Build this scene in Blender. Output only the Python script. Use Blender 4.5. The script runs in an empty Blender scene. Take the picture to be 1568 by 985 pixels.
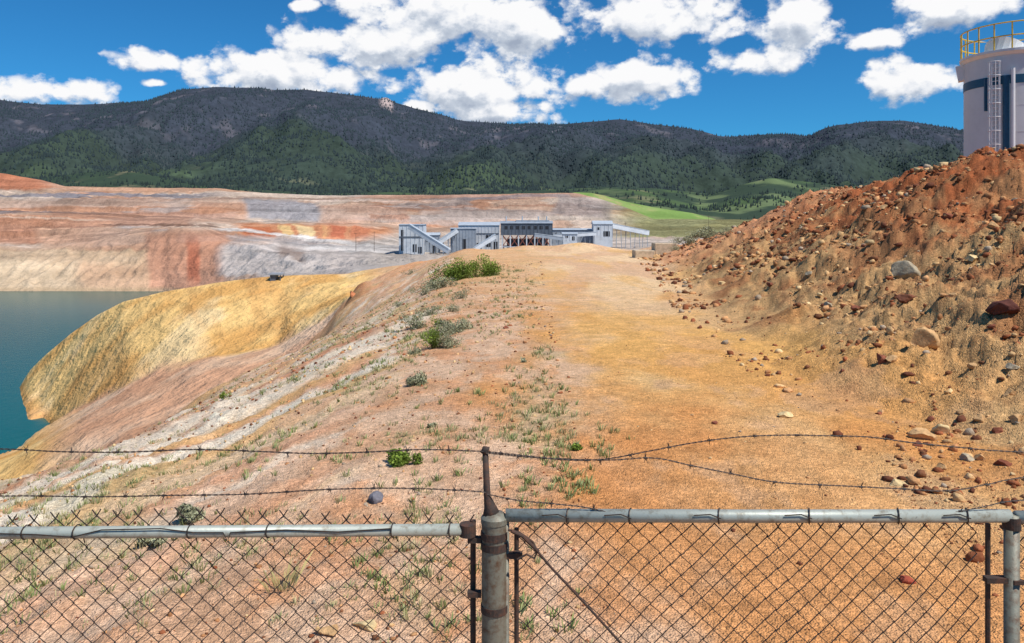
import bpy, bmesh, math, random
import numpy as np
from mathutils import Vector
random.seed(7); rng=np.random.default_rng(7)
F=1220.0; CX=784.0; HZ=340.0      # survey constants (focal in px, principal column, horizon row)

scene=bpy.context.scene
# ------------------------------------------------------------------ helpers
def P(u,v,y): return ((u-CX)/F*y, y, -(v-HZ)/F*y)
def C(r,g,b,k=1.06):
    f=lambda c:((c/255+0.055)/1.055)**2.4 if c>10 else c/255/12.92
    return np.array([f(r)*k,f(g)*k,f(b)*k])
_perm=np.random.default_rng(3).permutation(4096)
def _h(ix,iy):
    return _perm[(_perm[ix&4095]+iy)&4095]/4096.0
def pn(x,y):
    x=np.asarray(x,float);y=np.asarray(y,float)
    ix=np.floor(x).astype(int);iy=np.floor(y).astype(int)
    fx=x-ix;fy=y-iy
    def g(i,j,dx,dy):
        a=_h(i,j)*2*np.pi
        return np.cos(a)*dx+np.sin(a)*dy
    sx=fx*fx*fx*(fx*(fx*6-15)+10);sy=fy*fy*fy*(fy*(fy*6-15)+10)
    a=g(ix,iy,fx,fy);b=g(ix+1,iy,fx-1,fy);c=g(ix,iy+1,fx,fy-1);d=g(ix+1,iy+1,fx-1,fy-1)
    return ((a*(1-sx)+b*sx)*(1-sy)+(c*(1-sx)+d*sx)*sy)*1.5
def fbm(x,y,o=5,gain=0.5):
    s=0;a=1
    for i in range(o):
        s=s+a*pn(x*2**i+17.3*i,y*2**i+9.1*i);a*=gain
    return s
def ridged(x,y,o=5):
    s=0;a=1
    for i in range(o):
        s=s+a*(1-2*np.abs(pn(x*2**i+5.3*i,y*2**i+3.1*i)));a*=.5
    return s/2
def sstep(a,b,x):
    t=np.clip((x-a)/(b-a),0,1);return t*t*(3-2*t)
def mix(a,b,t): 
    t=np.asarray(t)[...,None];return a*(1-t)+b*t

def mkmesh(name,V,Fa,mat,col=None,smooth=False,parent=None):
    V=np.asarray(V,np.float32).reshape(-1,3)
    me=bpy.data.meshes.new(name)
    if isinstance(Fa,np.ndarray):
        k=Fa.shape[1];n=len(Fa)
        me.vertices.add(len(V));me.vertices.foreach_set('co',V.ravel())
        me.loops.add(n*k);me.loops.foreach_set('vertex_index',Fa.astype(np.int32).ravel())
        me.polygons.add(n);me.polygons.foreach_set('loop_start',np.arange(0,n*k,k,dtype=np.int32))
        me.update(calc_edges=True)
    else:
        me.from_pydata(V.tolist(),[],Fa);me.update()
    if smooth: me.polygons.foreach_set('use_smooth',np.ones(len(me.polygons),bool))
    if col is not None:
        col=np.asarray(col,np.float32).reshape(-1,3)
        a=me.color_attributes.new(name='Col',type='FLOAT_COLOR',domain='POINT')
        a.data.foreach_set('color',np.hstack([np.clip(col,0.004,.86),np.ones((len(col),1),np.float32)]).ravel())
    me.validate()
    ob=bpy.data.objects.new(name,me);scene.collection.objects.link(ob)
    me.materials.append(mat)
    if parent: ob.parent=parent
    return ob
def empty(name,loc=(0,0,0)):
    e=bpy.data.objects.new(name,None);scene.collection.objects.link(e);return e
def grid(name,X,Y,Z,col,mat):
    r,c=X.shape
    idx=np.arange(r*c).reshape(r,c)
    Fq=np.stack([idx[:-1,:-1],idx[:-1,1:],idx[1:,1:],idx[1:,:-1]],-1).reshape(-1,4)
    return mkmesh(name,np.stack([X,Y,Z],-1),Fq,mat,col,True)

# ------------------------------------------------------------------ materials
def newmat(name):
    m=bpy.data.materials.new(name);m.use_nodes=True
    nt=m.node_tree;b=nt.nodes['Principled BSDF'];return m,nt,b
def earthmat(name,scales,amps,bump=0.3,bdist=0.05,rough=0.95,pebble=None,det=4):
    m,nt,b=newmat(name);N=nt.nodes;L=nt.links
    at=N.new('ShaderNodeAttribute');at.attribute_name='Col'
    tc=N.new('ShaderNodeTexCoord')
    cur=at.outputs['Color'];hs=None
    for s,a in zip(scales,amps):
        n=N.new('ShaderNodeTexNoise');n.inputs['Scale'].default_value=s;n.inputs['Detail'].default_value=det;n.inputs['Roughness'].default_value=.65
        L.new(tc.outputs['Object'],n.inputs['Vector'])
        mr=N.new('ShaderNodeMapRange');mr.inputs[1].default_value=.3;mr.inputs[2].default_value=.7;mr.inputs[3].default_value=1-a;mr.inputs[4].default_value=1+a
        L.new(n.outputs['Fac'],mr.inputs[0])
        mx=N.new('ShaderNodeVectorMath');mx.operation='SCALE'
        L.new(cur,mx.inputs[0]);L.new(mr.outputs[0],mx.inputs['Scale']);cur=mx.outputs[0]
        hs=n.outputs['Fac']
    height=hs
    if pebble:
        for sc,am in pebble:
            v=N.new('ShaderNodeTexVoronoi');v.inputs['Scale'].default_value=sc
            L.new(tc.outputs['Object'],v.inputs['Vector'])
            sp=N.new('ShaderNodeSeparateColor');L.new(v.outputs['Color'],sp.inputs[0])
            mr=N.new('ShaderNodeMapRange');mr.inputs[3].default_value=1-am;mr.inputs[4].default_value=1+am
            L.new(sp.outputs[0],mr.inputs[0])
            mx=N.new('ShaderNodeVectorMath');mx.operation='SCALE'
            L.new(cur,mx.inputs[0]);L.new(mr.outputs[0],mx.inputs['Scale']);cur=mx.outputs[0]
            ad=N.new('ShaderNodeMath');ad.operation='MULTIPLY_ADD';ad.inputs[1].default_value=-.5
            L.new(v.outputs['Distance'],ad.inputs[0]);L.new(height,ad.inputs[2]);height=ad.outputs[0]
    L.new(cur,b.inputs['Base Color'])
    b.inputs['Roughness'].default_value=rough;b.inputs['Specular IOR Level'].default_value=.1
    bp=N.new('ShaderNodeBump');bp.inputs['Strength'].default_value=bump;bp.inputs['Distance'].default_value=bdist
    L.new(height,bp.inputs['Height']);L.new(bp.outputs[0],b.inputs['Normal'])
    return m
def plain(name,col,rough=.6,metal=0,var=.25,scale=6,bump=.1,col2=None,thr=(.45,.65)):
    m,nt,b=newmat(name);N=nt.nodes;L=nt.links
    tc=N.new('ShaderNodeTexCoord');n=N.new('ShaderNodeTexNoise');n.inputs['Scale'].default_value=scale;n.inputs['Detail'].default_value=5;n.inputs['Roughness'].default_value=.7
    L.new(tc.outputs['Object'],n.inputs['Vector'])
    r=N.new('ShaderNodeValToRGB');e=r.color_ramp.elements
    c=np.array(col);c2=np.array(col2) if col2 is not None else c*(1-var)
    e[0].position=thr[0];e[1].position=thr[1];e[0].color=(*np.clip(c,0,1),1);e[1].color=(*np.clip(c2,0,1),1)
    L.new(n.outputs['Fac'],r.inputs[0]);L.new(r.outputs[0],b.inputs['Base Color'])
    b.inputs['Roughness'].default_value=rough;b.inputs['Metallic'].default_value=metal
    if bump>0:
        bp=N.new('ShaderNodeBump');bp.inputs['Strength'].default_value=bump;bp.inputs['Distance'].default_value=.01
        L.new(n.outputs['Fac'],bp.inputs['Height']);L.new(bp.outputs[0],b.inputs['Normal'])
    return m
def vcmat(name,rough=.8,trans=0):
    m,nt,b=newmat(name);N=nt.nodes;L=nt.links
    at=N.new('ShaderNodeAttribute');at.attribute_name='Col';L.new(at.outputs['Color'],b.inputs['Base Color'])
    b.inputs['Roughness'].default_value=rough;b.inputs['Specular IOR Level'].default_value=.15
    return m
M_near=earthmat('dirt_near',[.35,2.5,14],[.06,.14,.18],bump=.8,bdist=.045,pebble=[(22,.18),(60,.16)])
M_pit=earthmat('pit_rock',[.03,.2],[.12,.16],bump=1.0,bdist=2.5)
M_mtn=earthmat('mountain_slope',[.006,.04],[.15,.25],bump=.5,bdist=10)
M_hill=earthmat('grass_hill',[.02,.2],[.10,.1],bump=.3,bdist=2)
M_rock=earthmat('rock',[3,18],[.18,.15],bump=.7,bdist=.03,det=3)
M_leaf=vcmat('leaves',.7)
M_forest=vcmat('forest',.9)

# ------------------------------------------------------------------ near ground
I=np.interp
def zroad(y): return I(y,[-6,15,60,90,105,120,150,260],[-2.8,-2.8,-3.3,-3.5,-3.7,-5.5,-18,-50])
def lip(y): return I(y,[-4,5,20,40,60,100,140],[-1.2,-1.3,-2,-3,-4.2,-6.5,-9])
def edge(y): return I(y,[-4,6,18,40,55,75,100,130,260],[-8,-9,-11.8,-15.0,-14.4,-16.4,-19.6,-25,-40])
def sl(y): return I(y,[0,5,18,40,60,75,100,130,300],[.10,.13,.33,.43,.52,.50,.37,.30,.3])
def foot(y): return I(y,[0,5,11,17,27,45,90,110],[4.6,5,5.6,5.8,6.8,9.4,15,17])
def crest(y): return I(y,[0,15,28,40,60,75,90,100],[16,17,18,20.2,23.9,24.3,23.3,22])
def hc(y): return I(y,[0,28,60,75,90,100,120,260],[2.5,2.45,2.2,.2,-2.0,-3.2,-5,-50])
def gauss(x,y,cx,cy,sx,sy): return np.exp(-((x-cx)/sx)**2-((y-cy)/sy)**2)
def nearz(x,y,detail=True):
    x=np.asarray(x,float);y=np.asarray(y,float)
    w=fbm(x*.12,y*.08,3)
    lx=lip(y)+w*.8;ex=edge(y)+w*1.3
    z=zroad(y)
    d=lx-x; sp=.9
    z=z-sl(y)*sp*np.log1p(np.exp(np.clip(d/sp,-30,30)))
    d2=ex-x; z=z-.95*.8*np.log1p(np.exp(np.clip(d2/.8,-60,60)))
    z=np.maximum(z,-75)
    ft=foot(y)+fbm(x*.1+9,y*.25,3)*.9;cr=crest(y)+fbm(x*.07+3,y*.2+4,3)*1.6
    t=np.clip((x-ft)/(cr-ft),-1,2)
    tt=sstep(0,1,t)*.35+np.clip(t,0,1)*.65
    z=z*(1-tt)+(hc(y)+.35*fbm(x*.1,y*.15,3))*tt
    z=z+1.5*gauss(x,y,-14.5,116,4.5,9)+.8*gauss(x,y,-6,112,3,6)+1.0*gauss(x,y,9,104,4,6)+.6*gauss(x,y,2,106,3,5)
    z=z+1.6*gauss(x,y,-18.6,96,1.5,4)+.5*gauss(x,y,15,88,2,6)
    if detail:
        tl=np.clip(d/4,0,1);tb=sstep(-.05,.25,t)
        rough=.03+.09*tl+.28*tb
        z=z+rough*fbm(x*.55,y*.4,6,.58)+ (.010+.10*tb+.02*tl)*fbm(x*2.2,y*2.2,5,.68)
        q=x-.41*y
        z=z-.14*tl*np.abs(pn(q*.7,y*.05))-.05*tl*np.abs(pn(q*2.1,y*.15))
    return z
def ground_at(u,v,y0=3.0,y1=140):
    ys=np.exp(np.linspace(math.log(y0),math.log(y1),900));xs=(u-CX)/F*ys
    zz=nearz(xs,ys);vv=HZ-zz/ys*F
    hit=np.where(vv<=v)[0]
    i=hit[0] if len(hit) else len(ys)-1
    return float(xs[i]),float(ys[i]),float(zz[i])

sa=np.concatenate([np.linspace(-3,-.85,60,endpoint=False),np.linspace(-.85,.85,820,endpoint=False),np.linspace(.85,3,60)])
yy=np.exp(np.linspace(math.log(2.0),math.log(264),680))-4+0.0
S,Yg=np.meshgrid(sa,yy);Xg=S*(Yg+4.0)
Zg=nearz(Xg,Yg)
# colours
road1=C(212,156,92);road2=C(218,180,124);road3=C(200,132,80);pinkt=C(214,178,146);tan=C(202,158,122)
n1=fbm(Xg*.18,Yg*.09,4);n2=fbm(Xg*.6+40,Yg*.35,5,.6);n3=fbm(Xg*2.2,Yg*2.2,4,.6);n4=fbm(Xg*.05+3,Yg*.05+8,4);n5=fbm(Xg*.3+90,Yg*.06+5,4)
col=mix(np.broadcast_to(road1,Xg.shape+(3,)),road2,sstep(-.1,.6,n1+.25*n2)*.85)
col=mix(col,road3,sstep(15,5,Yg+5*n4+2*n2)*.75)
col=mix(col,C(204,158,118),sstep(.1,.5,n2-.3*n1)*.5)
col=mix(col,C(222,174,102),sstep(12,20,Yg+8*n4)*sstep(-.4,.3,n5)*.55)
col=mix(col,pinkt,sstep(15,50,Yg+14*n1+8*n2)*.75)
col=mix(col,C(228,196,154),sstep(-.1,.35,n5)*sstep(18,40,Yg)*.7)
col=mix(col,C(220,172,104),sstep(.1,.5,fbm(Xg*.35+190,Yg*.05,4))*sstep(18,35,Yg)*.6)
xb=.1+.035*Yg+.9*n2+1.2*n1*(.5+Yg/25)
lm=sstep(.9+Yg*.03,-.9-Yg*.03,Xg-xb)
leftc=mix(mix(np.broadcast_to(tan,col.shape),pinkt,sstep(-.4,.4,n2)),C(202,142,98),sstep(.1,.6,n3*.5+fbm(Xg*.9+7,Yg*.6,4))*.6)
leftc=mix(leftc,C(214,168,116),sstep(25,50,Yg)*.6)
col=mix(col,leftc,lm)
d_l=(lip(Yg)-Xg)
tl=d_l/(lip(Yg)-edge(Yg))+.06*n1+.05*n2
white=C(228,212,188);grey=C(194,178,156);och=C(214,168,108);redb=C(188,126,92);pink2=C(214,178,148)
q=Xg-.41*Yg+.9*n1+.5*n2
slopem=sstep(.0,1.2,d_l+.5*n2)*sstep(5,9,Yg)
def band(c,w): return sstep(w*1.35,w*.65,np.abs(q-c))
col=mix(col,pink2,sstep(.3,2,d_l)*.65*sstep(4,9,Yg))
st=fbm(q*.45+31,Yg*.035,4,.6)
col=mix(col,white,sstep(.2,.5,st)*slopem*.7*sstep(6,11,Yg))
col=mix(col,grey,sstep(-.25,-.55,st)*slopem*.4)
col=mix(col,och,sstep(.0,.35,fbm(q*.6+71,Yg*.05,3))*slopem*.5)
col=mix(col,C(200,140,102),sstep(.15,.4,fbm(q*.8+171,Yg*.06,3))*slopem*.5)
for c_,w_,cc_,a_ in [(-11,.7,white,.95),(-12.2,.3,och,.6),(-13.1,.35,white,.8),(-14.6,.65,white,.85),(-15.8,.25,redb,.6),(-17.2,.5,white,.7),(-10.0,.25,och,.5)]:
    col=mix(col,cc_,band(c_,w_)*slopem*a_*sstep(-.6,.0,n2+.25)*sstep(40,28,Yg))
col=mix(col,C(206,156,98),sstep(.8,.95,tl)*.5*slopem)
col=mix(col,C(196,150,112),sstep(1.0,1.15,tl))
col=mix(col,C(210,148,102),gauss(Xg,Yg,-14.5,112,8,14)*.8)
col=mix(col,C(140,88,60),gauss(Xg,Yg,-18.6,95,1.8,5)*.8)
gm=sstep(.25,.7,fbm(Xg*.45+80,Yg*.3,4))*sstep(.6,-.3,Xg-xb)*.3
col=mix(col,C(158,154,110),gm)
te=(Xg-foot(Yg))/(crest(Yg)-foot(Yg))+.10*n1+.06*n2
bank=mix(np.broadcast_to(C(192,152,104),col.shape),C(168,98,60),sstep(.25,.7,te+.25*n2))
bank=mix(bank,C(200,164,114),sstep(.1,.6,n2)*.4)
bank=mix(bank,C(146,86,54),sstep(.1,.55,fbm(Xg*.5+11,Yg*.5,4))*.6)
bank=mix(bank,C(108,66,46),sstep(.25,.75,n3+.3*n2)*.45)
bank=mix(bank,C(212,152,110),sstep(44,64,Yg)*.85)
col=mix(col,bank,sstep(-.1,.14,te))
col=col*(1+.13*n3)[...,None]
grid('ground',Xg,Yg,Zg,col,M_near)

# ------------------------------------------------------------------ open pit terrain
us=np.linspace(-900,2400,1300)
W=-60.0
def vz(y,z): return HZ-z/y*F
rows=[
 [(-900,60,vz(60,-45)),(100,60,vz(60,-40)),(200,60,vz(60,-28)),(2400,60,vz(60,-28))],
 [(-900,150,780),(0,165,712),(130,160,652),(300,150,612),(450,150,560),(540,150,500),(640,150,543),(2400,150,543)],
 [(-900,195,750),(0,207,694),(30,222,682),(45,230,664),(65,240,646),(120,225,622),(200,210,580),(300,205,540),(430,200,524),(490,190,492),(530,190,458),(570,200,440),(700,200,432),(2400,200,432)],
 [(-900,230,740),(0,255,664),(30,290,593),(45,292,568),(65,290,548),(110,285,510),(150,278,482),(190,270,461),(250,262,446),(330,258,433),(400,255,425),(470,255,421),(530,255,419),(580,250,416),(700,250,415),(2400,250,410)],
 [(-900,350,vz(350,-72)),(240,350,vz(350,-70)),(330,340,vz(340,-62)),(450,330,vz(330,-45)),(540,320,438),(600,320,414),(700,320,402),(2400,320,402)],
 [(-900,697,vz(697,-62)),(0,690,vz(690,-61)),(250,690,446.5),(330,640,443),(400,560,438),(450,520,422),(530,450,408),(600,430,404),(700,430,396),(2400,430,392)],
 [(-900,790,378),(0,790,378),(100,785,376),(180,790,362),(260,795,346),(310,790,350),(350,765,368),(430,650,384),(520,560,392),(600,520,393),(700,560,388),(1000,560,382),(2400,560,380)],
 [(-900,860,372),(0,860,366),(180,850,354),(300,865,342),(360,835,354),(430,800,369),(500,750,374),(600,720,380),(700,700,380),(1000,700,374),(2400,700,370)],
 [(-900,910,330),(0,910,325),(100,910,330),(200,925,338),(300,930,335),(380,930,343),(560,900,346),(590,900,356),(620,900,368),(700,880,370),(900,880,362),(2400,880,360)],
 [(-900,1050,318),(0,1050,320),(200,1050,327),(380,1050,335),(600,1050,343),(700,1050,348),(900,1050,348),(1000,1050,345),(2400,1050,345)],
 [(-900,1150,296),(0,1150,300),(200,1150,305),(400,1150,312),(600,1150,316),(800,1150,322),(930,1150,330),(1000,1150,342),(2400,1150,345)],
 [(-900,1350,258),(0,1300,265),(60,1300,275),(100,1300,285),(200,1300,287),(330,1300,288),(400,1300,295),(500,1300,299),(700,1300,298),(880,1300,295),(915,1300,303),(960,1300,318),(1000,1300,335),(2400,1300,345)],
 [(-900,1700,296),(0,1700,300),(400,1700,308),(1000,1700,340),(2400,1700,340)],
 [(-900,2600,325),(2400,2600,335)],
]
nsub=[16,20,34,26,24,44,14,36,40,54,80,10,8]
Rk=[]
def smooth1(a,w):
    k=np.hanning(2*w+1);k/=k.sum();return np.convolve(np.pad(a,w,mode='edge'),k,mode='valid')
for r in rows:
    r=np.array(r,float)
    Rk.append((smooth1(np.interp(us,r[:,0],r[:,1]),3),smooth1(np.interp(us,r[:,0],r[:,2]),3)))
YY=[];VV=[];KK=[];BB=[];BL=[]
for k in range(len(rows)-1):
    nb={6:2,7:3,8:2,9:2,10:4}.get(k,0)
    for j in range(nsub[k]):
        t=j/nsub[k]
        y=Rk[k][0]*(1-t)+Rk[k+1][0]*t
        z0=-(Rk[k][1]-HZ)/F*Rk[k][0];z1=-(Rk[k+1][1]-HZ)/F*Rk[k+1][0]
        tz=t*np.ones_like(us);bf=0*us;bl_=0*us
        if k==5: tz=tz**.85
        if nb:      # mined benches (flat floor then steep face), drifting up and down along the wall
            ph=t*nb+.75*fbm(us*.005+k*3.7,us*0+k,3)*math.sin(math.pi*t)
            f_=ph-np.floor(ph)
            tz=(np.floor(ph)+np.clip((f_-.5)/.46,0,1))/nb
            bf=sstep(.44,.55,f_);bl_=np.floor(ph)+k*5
        z=z0*(1-tz)+z1*tz
        YY.append(y);VV.append(z);KK.append(np.full_like(us,k+t));BB.append(bf);BL.append(bl_)
YY=np.array(YY);ZZ=np.array(VV);KK=np.array(KK);BB=np.array(BB);BL=np.array(BL)
XX=(us[None,:]-CX)/F*YY
UU=np.broadcast_to(us[None,:],YY.shape)
Vp=HZ-ZZ/YY*F
slope=np.abs(np.gradient(ZZ,axis=0))/np.maximum(np.abs(np.gradient(YY,axis=0)),.5)
amp=np.interp(KK,[0,2,3,4,5,5.5,6,7,9,11,12],[2,1.2,.5,1,.6,7,3,2.5,3,1.5,8])
ZZ=ZZ+amp*.45*fbm(XX*.02,YY*.02,5,.5)
wx=.8*fbm(XX*.012,YY*.02,3)
run=np.abs(pn(XX*.035+wx,YY*.008))+.4*np.abs(pn(XX*.11+wx,YY*.02))
ra=np.interp(KK,[0,1.6,2.2,2.7,3,5,5.3,5.8,6,9.9,10.4,11],[1,1,2.4,1.2,0,0,8,6,2.5,3,5,.5])
ZZ=ZZ-run*ra
wu=9*fbm(XX*.01,YY*.006,4);wv=2.5*fbm(XX*.008+50,YY*.012,4)
pu=UU+wu;pv=Vp+wv
far=(KK>4.6)*1.0
colp=np.broadcast_to(C(210,174,148),XX.shape+(3,)).copy()
def blob(u0,u1,v0,v1,c,a=.9,s=.14,tilt=0.,cond=None):
    global colp
    uc=(u0+u1)/2;vc=(v0+v1)/2;hu=(u1-u0)/2;hv=(v1-v0)/2
    dv=np.abs(pv-vc-tilt*(pu-uc))/hv;du=np.abs(pu-uc)/hu
    m=sstep(1+s,1-s,dv)*sstep(1+s*.6,1-s*.6,du)*a
    if cond is not None:m=m*cond
    colp=mix(colp,c,m)
pa=fbm(XX*.0045+3,ZZ*.035,4);pb=fbm(XX*.006+33,ZZ*.05+7,4)
colp=mix(colp,C(202,144,110),sstep(.15,.3,pa)*.7)
colp=mix(colp,C(184,174,168),sstep(.15,.3,pb)*.7)
colp=mix(colp,C(226,206,186),sstep(-.2,-.35,pa)*.7)
blob(-900,90,255,289,C(204,128,92),cond=far)
blob(90,560,280,293,C(214,166,134),.8,cond=far)
blob(-900,330,294.5,300,C(144,140,146),.85,cond=far)
blob(-900,330,302,316,C(212,182,162),.7,cond=far)
blob(110,700,301,304.5,C(174,138,118),.6,cond=far)
blob(-900,330,317,320,C(128,118,118),.7,cond=far,tilt=.015)
blob(-900,140,328,372,C(184,128,98),.85,cond=far)
blob(80,300,324,346,C(184,138,112),.85,cond=far)
blob(-900,150,323,326,C(224,196,172),.7,cond=far,tilt=.02)
blob(150,330,342,345,C(116,90,76),.7,cond=far)
blob(60,280,350,376,C(208,168,140),.75,cond=far)
blob(-60,200,348,351,C(146,108,88),.6,cond=far,tilt=-.03)
blob(-900,235,378,446,C(214,184,150),.9,.08,cond=far)
blob(-900,120,398,446,C(220,198,166),.6,.3,cond=far)
blob(-900,200,375,380,C(188,152,124),.6,cond=far)
blob(120,240,400,446,C(202,160,128),.6,.4,cond=far)
blob(225,350,352,446,C(200,148,120),.85,cond=far)
blob(290,310,368,425,C(190,104,74),.7,.6,cond=far)
blob(345,440,372,440,C(206,172,148),.8,.3,cond=far)
blob(372,485,306,335,C(166,162,164),.9,.2,cond=far,tilt=.05)
blob(300,372,306,340,C(200,146,114),.6,.3,cond=far)
blob(485,620,312,340,C(210,170,148),.6,cond=far)
blob(560,620,328,336,C(190,136,108),.6,cond=far)
blob(640,770,322,342,C(198,180,168),.7,cond=far)
blob(560,950,295,303,C(208,158,132),.75,cond=far)
blob(700,870,300,304,C(152,142,144),.7,cond=far,tilt=-.03)
blob(480,700,305,308,C(226,200,182),.6,cond=far,tilt=.01)
blob(520,900,312,315,C(186,138,112),.6,cond=far,tilt=-.01)
blob(600,860,320,323,C(164,138,124),.5,cond=far,tilt=.02)
blob(850,935,303,330,C(168,154,148),.8,.2,cond=far,tilt=.12)
blob(360,595,344,362,C(206,136,92),.85,.2,cond=far,tilt=.03)
for k,(a,b_,c) in enumerate([(372,415,C(198,118,80)),(425,442,C(230,194,134)),(450,478,C(234,206,154)),(492,500,C(222,166,116)),(506,530,C(196,114,84)),(540,570,C(200,126,92))]):
    blob(a,b_,345,361,c,.9,.3,cond=far,tilt=.1)
blob(340,620,371,420,C(204,194,186),.9,.15,cond=far)
blob(360,600,365,370,C(172,164,160),.75,.2,cond=far)
blob(560,1100,360,410,C(188,176,164),.85,.2,cond=far)
# haul road dropping across the wall to the pit floor
blob(330,640,361,366.5,C(220,212,204),.9,.2,cond=far,tilt=.10)
blob(420,610,374,377.5,C(150,144,142),.7,.2,cond=far,tilt=.05)
blob(470,640,379,383,C(218,210,202),.85,.2,cond=far,tilt=.04)
blob(390,560,385,388,C(156,146,138),.6,.3,cond=far,tilt=.06)
blob(425,470,378,392,C(132,104,86),.6,.6,cond=far,tilt=.2)
blob(950,2400,296,420,C(150,150,100),.9,.1,cond=(KK>8)*1.)
band2=fbm(XX*.004,(ZZ)*.08,5,.65)
streak=fbm(XX*.06+wx,YY*.004,4,.6)
lay=(np.abs(np.sin(BL*12.9898)*43758.5453)%1-.5)
fk=.76*(1+.20*np.clip(band2,-1,1)+.14*streak*sstep(.12,.4,slope)+(.14-.30*BB)*(KK>6)+.30*lay*(KK>7)*(KK<11))  # bench floors lighter, steep faces darker: shading painted into the rock colour
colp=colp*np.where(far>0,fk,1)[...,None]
# yellow spur and brown flank in front of it
sp=(KK<=4.6)*1.0
yel=mix(np.broadcast_to(C(226,186,120),colp.shape),C(210,160,94),sstep(-.2,.5,fbm(XX*.03,YY*.05,4)))
yel=mix(yel,C(230,204,158),sstep(.1,.6,fbm(XX*.05+20,YY*.03,4))*.6)
yel=mix(yel,C(200,146,86),sstep(.1,.45,fbm((XX+.5*YY)*.05+60,YY*.012,4))*.45)
brn=mix(np.broadcast_to(C(204,156,122),colp.shape),C(216,180,148),sstep(-.3,.4,fbm(XX*.04,YY*.04,4)))
brn=mix(brn,C(182,134,102),sstep(.1,.4,fbm(XX*.06+9,YY*.02,4))*.5)
kk=KK+.16*fbm(XX*.03,YY*.03,4)
spc=mix(brn,yel,sstep(1.88,2.02,kk))
spc=mix(spc,yel*.97,sstep(140,40,UU+10*fbm(XX*.05,YY*.05,3)))
spc=mix(spc,C(210,168,128),sstep(540,600,UU)*.9)
colp=mix(colp,spc*.96,sp)
wet=sstep(W+3.5,W+.3,ZZ)*(KK<4.5)
colp=mix(colp,C(196,130,66),wet*.6)
wet2=sstep(W+5,W+1,ZZ)*(KK>=4.5)
colp=mix(colp,C(166,142,112),wet2*.7)
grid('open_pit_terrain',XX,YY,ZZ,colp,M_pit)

# water (mineral-laden, turquoise-green, fairly opaque)
m,nt,b=newmat('lake_water');N=nt.nodes;L=nt.links
b.inputs['Base Color'].default_value=(.004,.095,.085,1);b.inputs['Roughness'].default_value=.22;b.inputs['IOR'].default_value=1.33;b.inputs['Specular IOR Level'].default_value=.22
tc=N.new('ShaderNodeTexCoord');n=N.new('ShaderNodeTexNoise');n.inputs['Scale'].default_value=.35;n.inputs['Detail'].default_value=3
mp=N.new('ShaderNodeMapping');mp.inputs['Scale'].default_value=(1,.6,1);L.new(tc.outputs['Object'],mp.inputs[0]);L.new(mp.outputs[0],n.inputs['Vector'])
bp=N.new('ShaderNodeBump');bp.inputs['Strength'].default_value=.3;bp.inputs['Distance'].default_value=.25;L.new(n.outputs['Fac'],bp.inputs['Height']);L.new(bp.outputs[0],b.inputs['Normal'])
mkmesh('lake_water',[(-1500,120,W),(60,120,W),(60,900,W),(-1500,900,W)],[(0,1,2,3)],m)

# ------------------------------------------------------------------ mountains
def ridge_terrain(name,ub,yb0,yb1,crestpts,basev,mat,nr,nc,amp,colfun):
    u=np.linspace(ub[0],ub[1],nc);cp=np.array(crestpts,float)
    vc=smooth1(np.interp(u,cp[:,0],cp[:,1]),2)
    t=np.linspace(0,1.25,nr)[:,None]
    y=yb0+(yb1-yb0)*t+0*u[None,:]
    x=(u[None,:]-CX)/F*y
    zc=-(vc-HZ)/F*yb1; zb=-(np.interp(u,*basev)-HZ)/F*yb0
    tc_=np.clip(t,0,1)
    z=zb[None,:]*(1-tc_**1.15)+zc[None,:]*tc_**1.15
    z=z-np.clip(t-1,0,1)*(yb1-yb0)*.5
    w=np.clip(4*tc_*(1-tc_),0,1)
    rd=ridged(x*.0011+.15*fbm(x*.001,y*.001,2),y*.0006,5)
    z=z+w*amp*(rd-.45)+ (0.25*w+.05)*amp*.35*fbm(x*.005,y*.005,5)
    T=np.broadcast_to(t,x.shape)
    grid(name,x,y,z,colfun(x,y,z,T,rd),mat)
    return x,y,z,T
mc=[(-900,150),(-300,170),(0,152),(60,160),(150,159),(220,156),(250,146),(280,137),(330,133),(380,134),(420,137),(470,137),(520,143),(560,148),(580,152),(592,147),(602,155),(640,167),(675,175),(700,183),(760,189),(830,191),(900,187),(950,182),(1000,190),(1060,197),(1100,208),(1130,209),(1160,206),(1200,205),(1240,208),(1262,196),(1280,191),(1330,186),(1380,184),(1410,188),(1470,199),(1568,206),(1800,190),(2400,200)]
def mcol(x,y,z,T,rd):
    a=mix(np.broadcast_to(C(54,66,58),x.shape+(3,)),C(56,62,72),sstep(.3,.7,T+.15*fbm(x*.002,y*.002,4)))  # bluer up the slope: aerial haze put into the colour
    a=mix(a,C(78,94,66),sstep(.15,.6,fbm(x*.0018+4,y*.003,5))*sstep(.45,.1,T)*.6)
    rock=sstep(.4,.85,fbm(x*.006+2,y*.006,5,.6))*sstep(.35,.9,T)
    a=mix(a,C(104,100,106),rock*.6)
    u=CX+x/y*F
    a=mix(a,C(170,152,146),sstep(12,5,np.abs(u-592))*sstep(.86,.95,T))
    a=mix(a,C(150,146,114),sstep(.5,.75,fbm(x*.004+30,y*.006,4))*sstep(.3,.1,T)*.5)
    return a
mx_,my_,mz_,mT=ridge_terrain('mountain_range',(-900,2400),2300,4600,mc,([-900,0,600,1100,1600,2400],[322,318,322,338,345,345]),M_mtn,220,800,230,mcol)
fc=[(-900,270),(0,285),(60,274),(130,264),(200,260),(260,274),(330,285),(420,292),(520,296),(600,294),(680,298),(760,294),(850,290),(930,286),(1000,288),(1080,296),(1130,284),(1180,272),(1250,280),(1330,290),(1420,285),(1568,280),(2400,285)]
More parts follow.
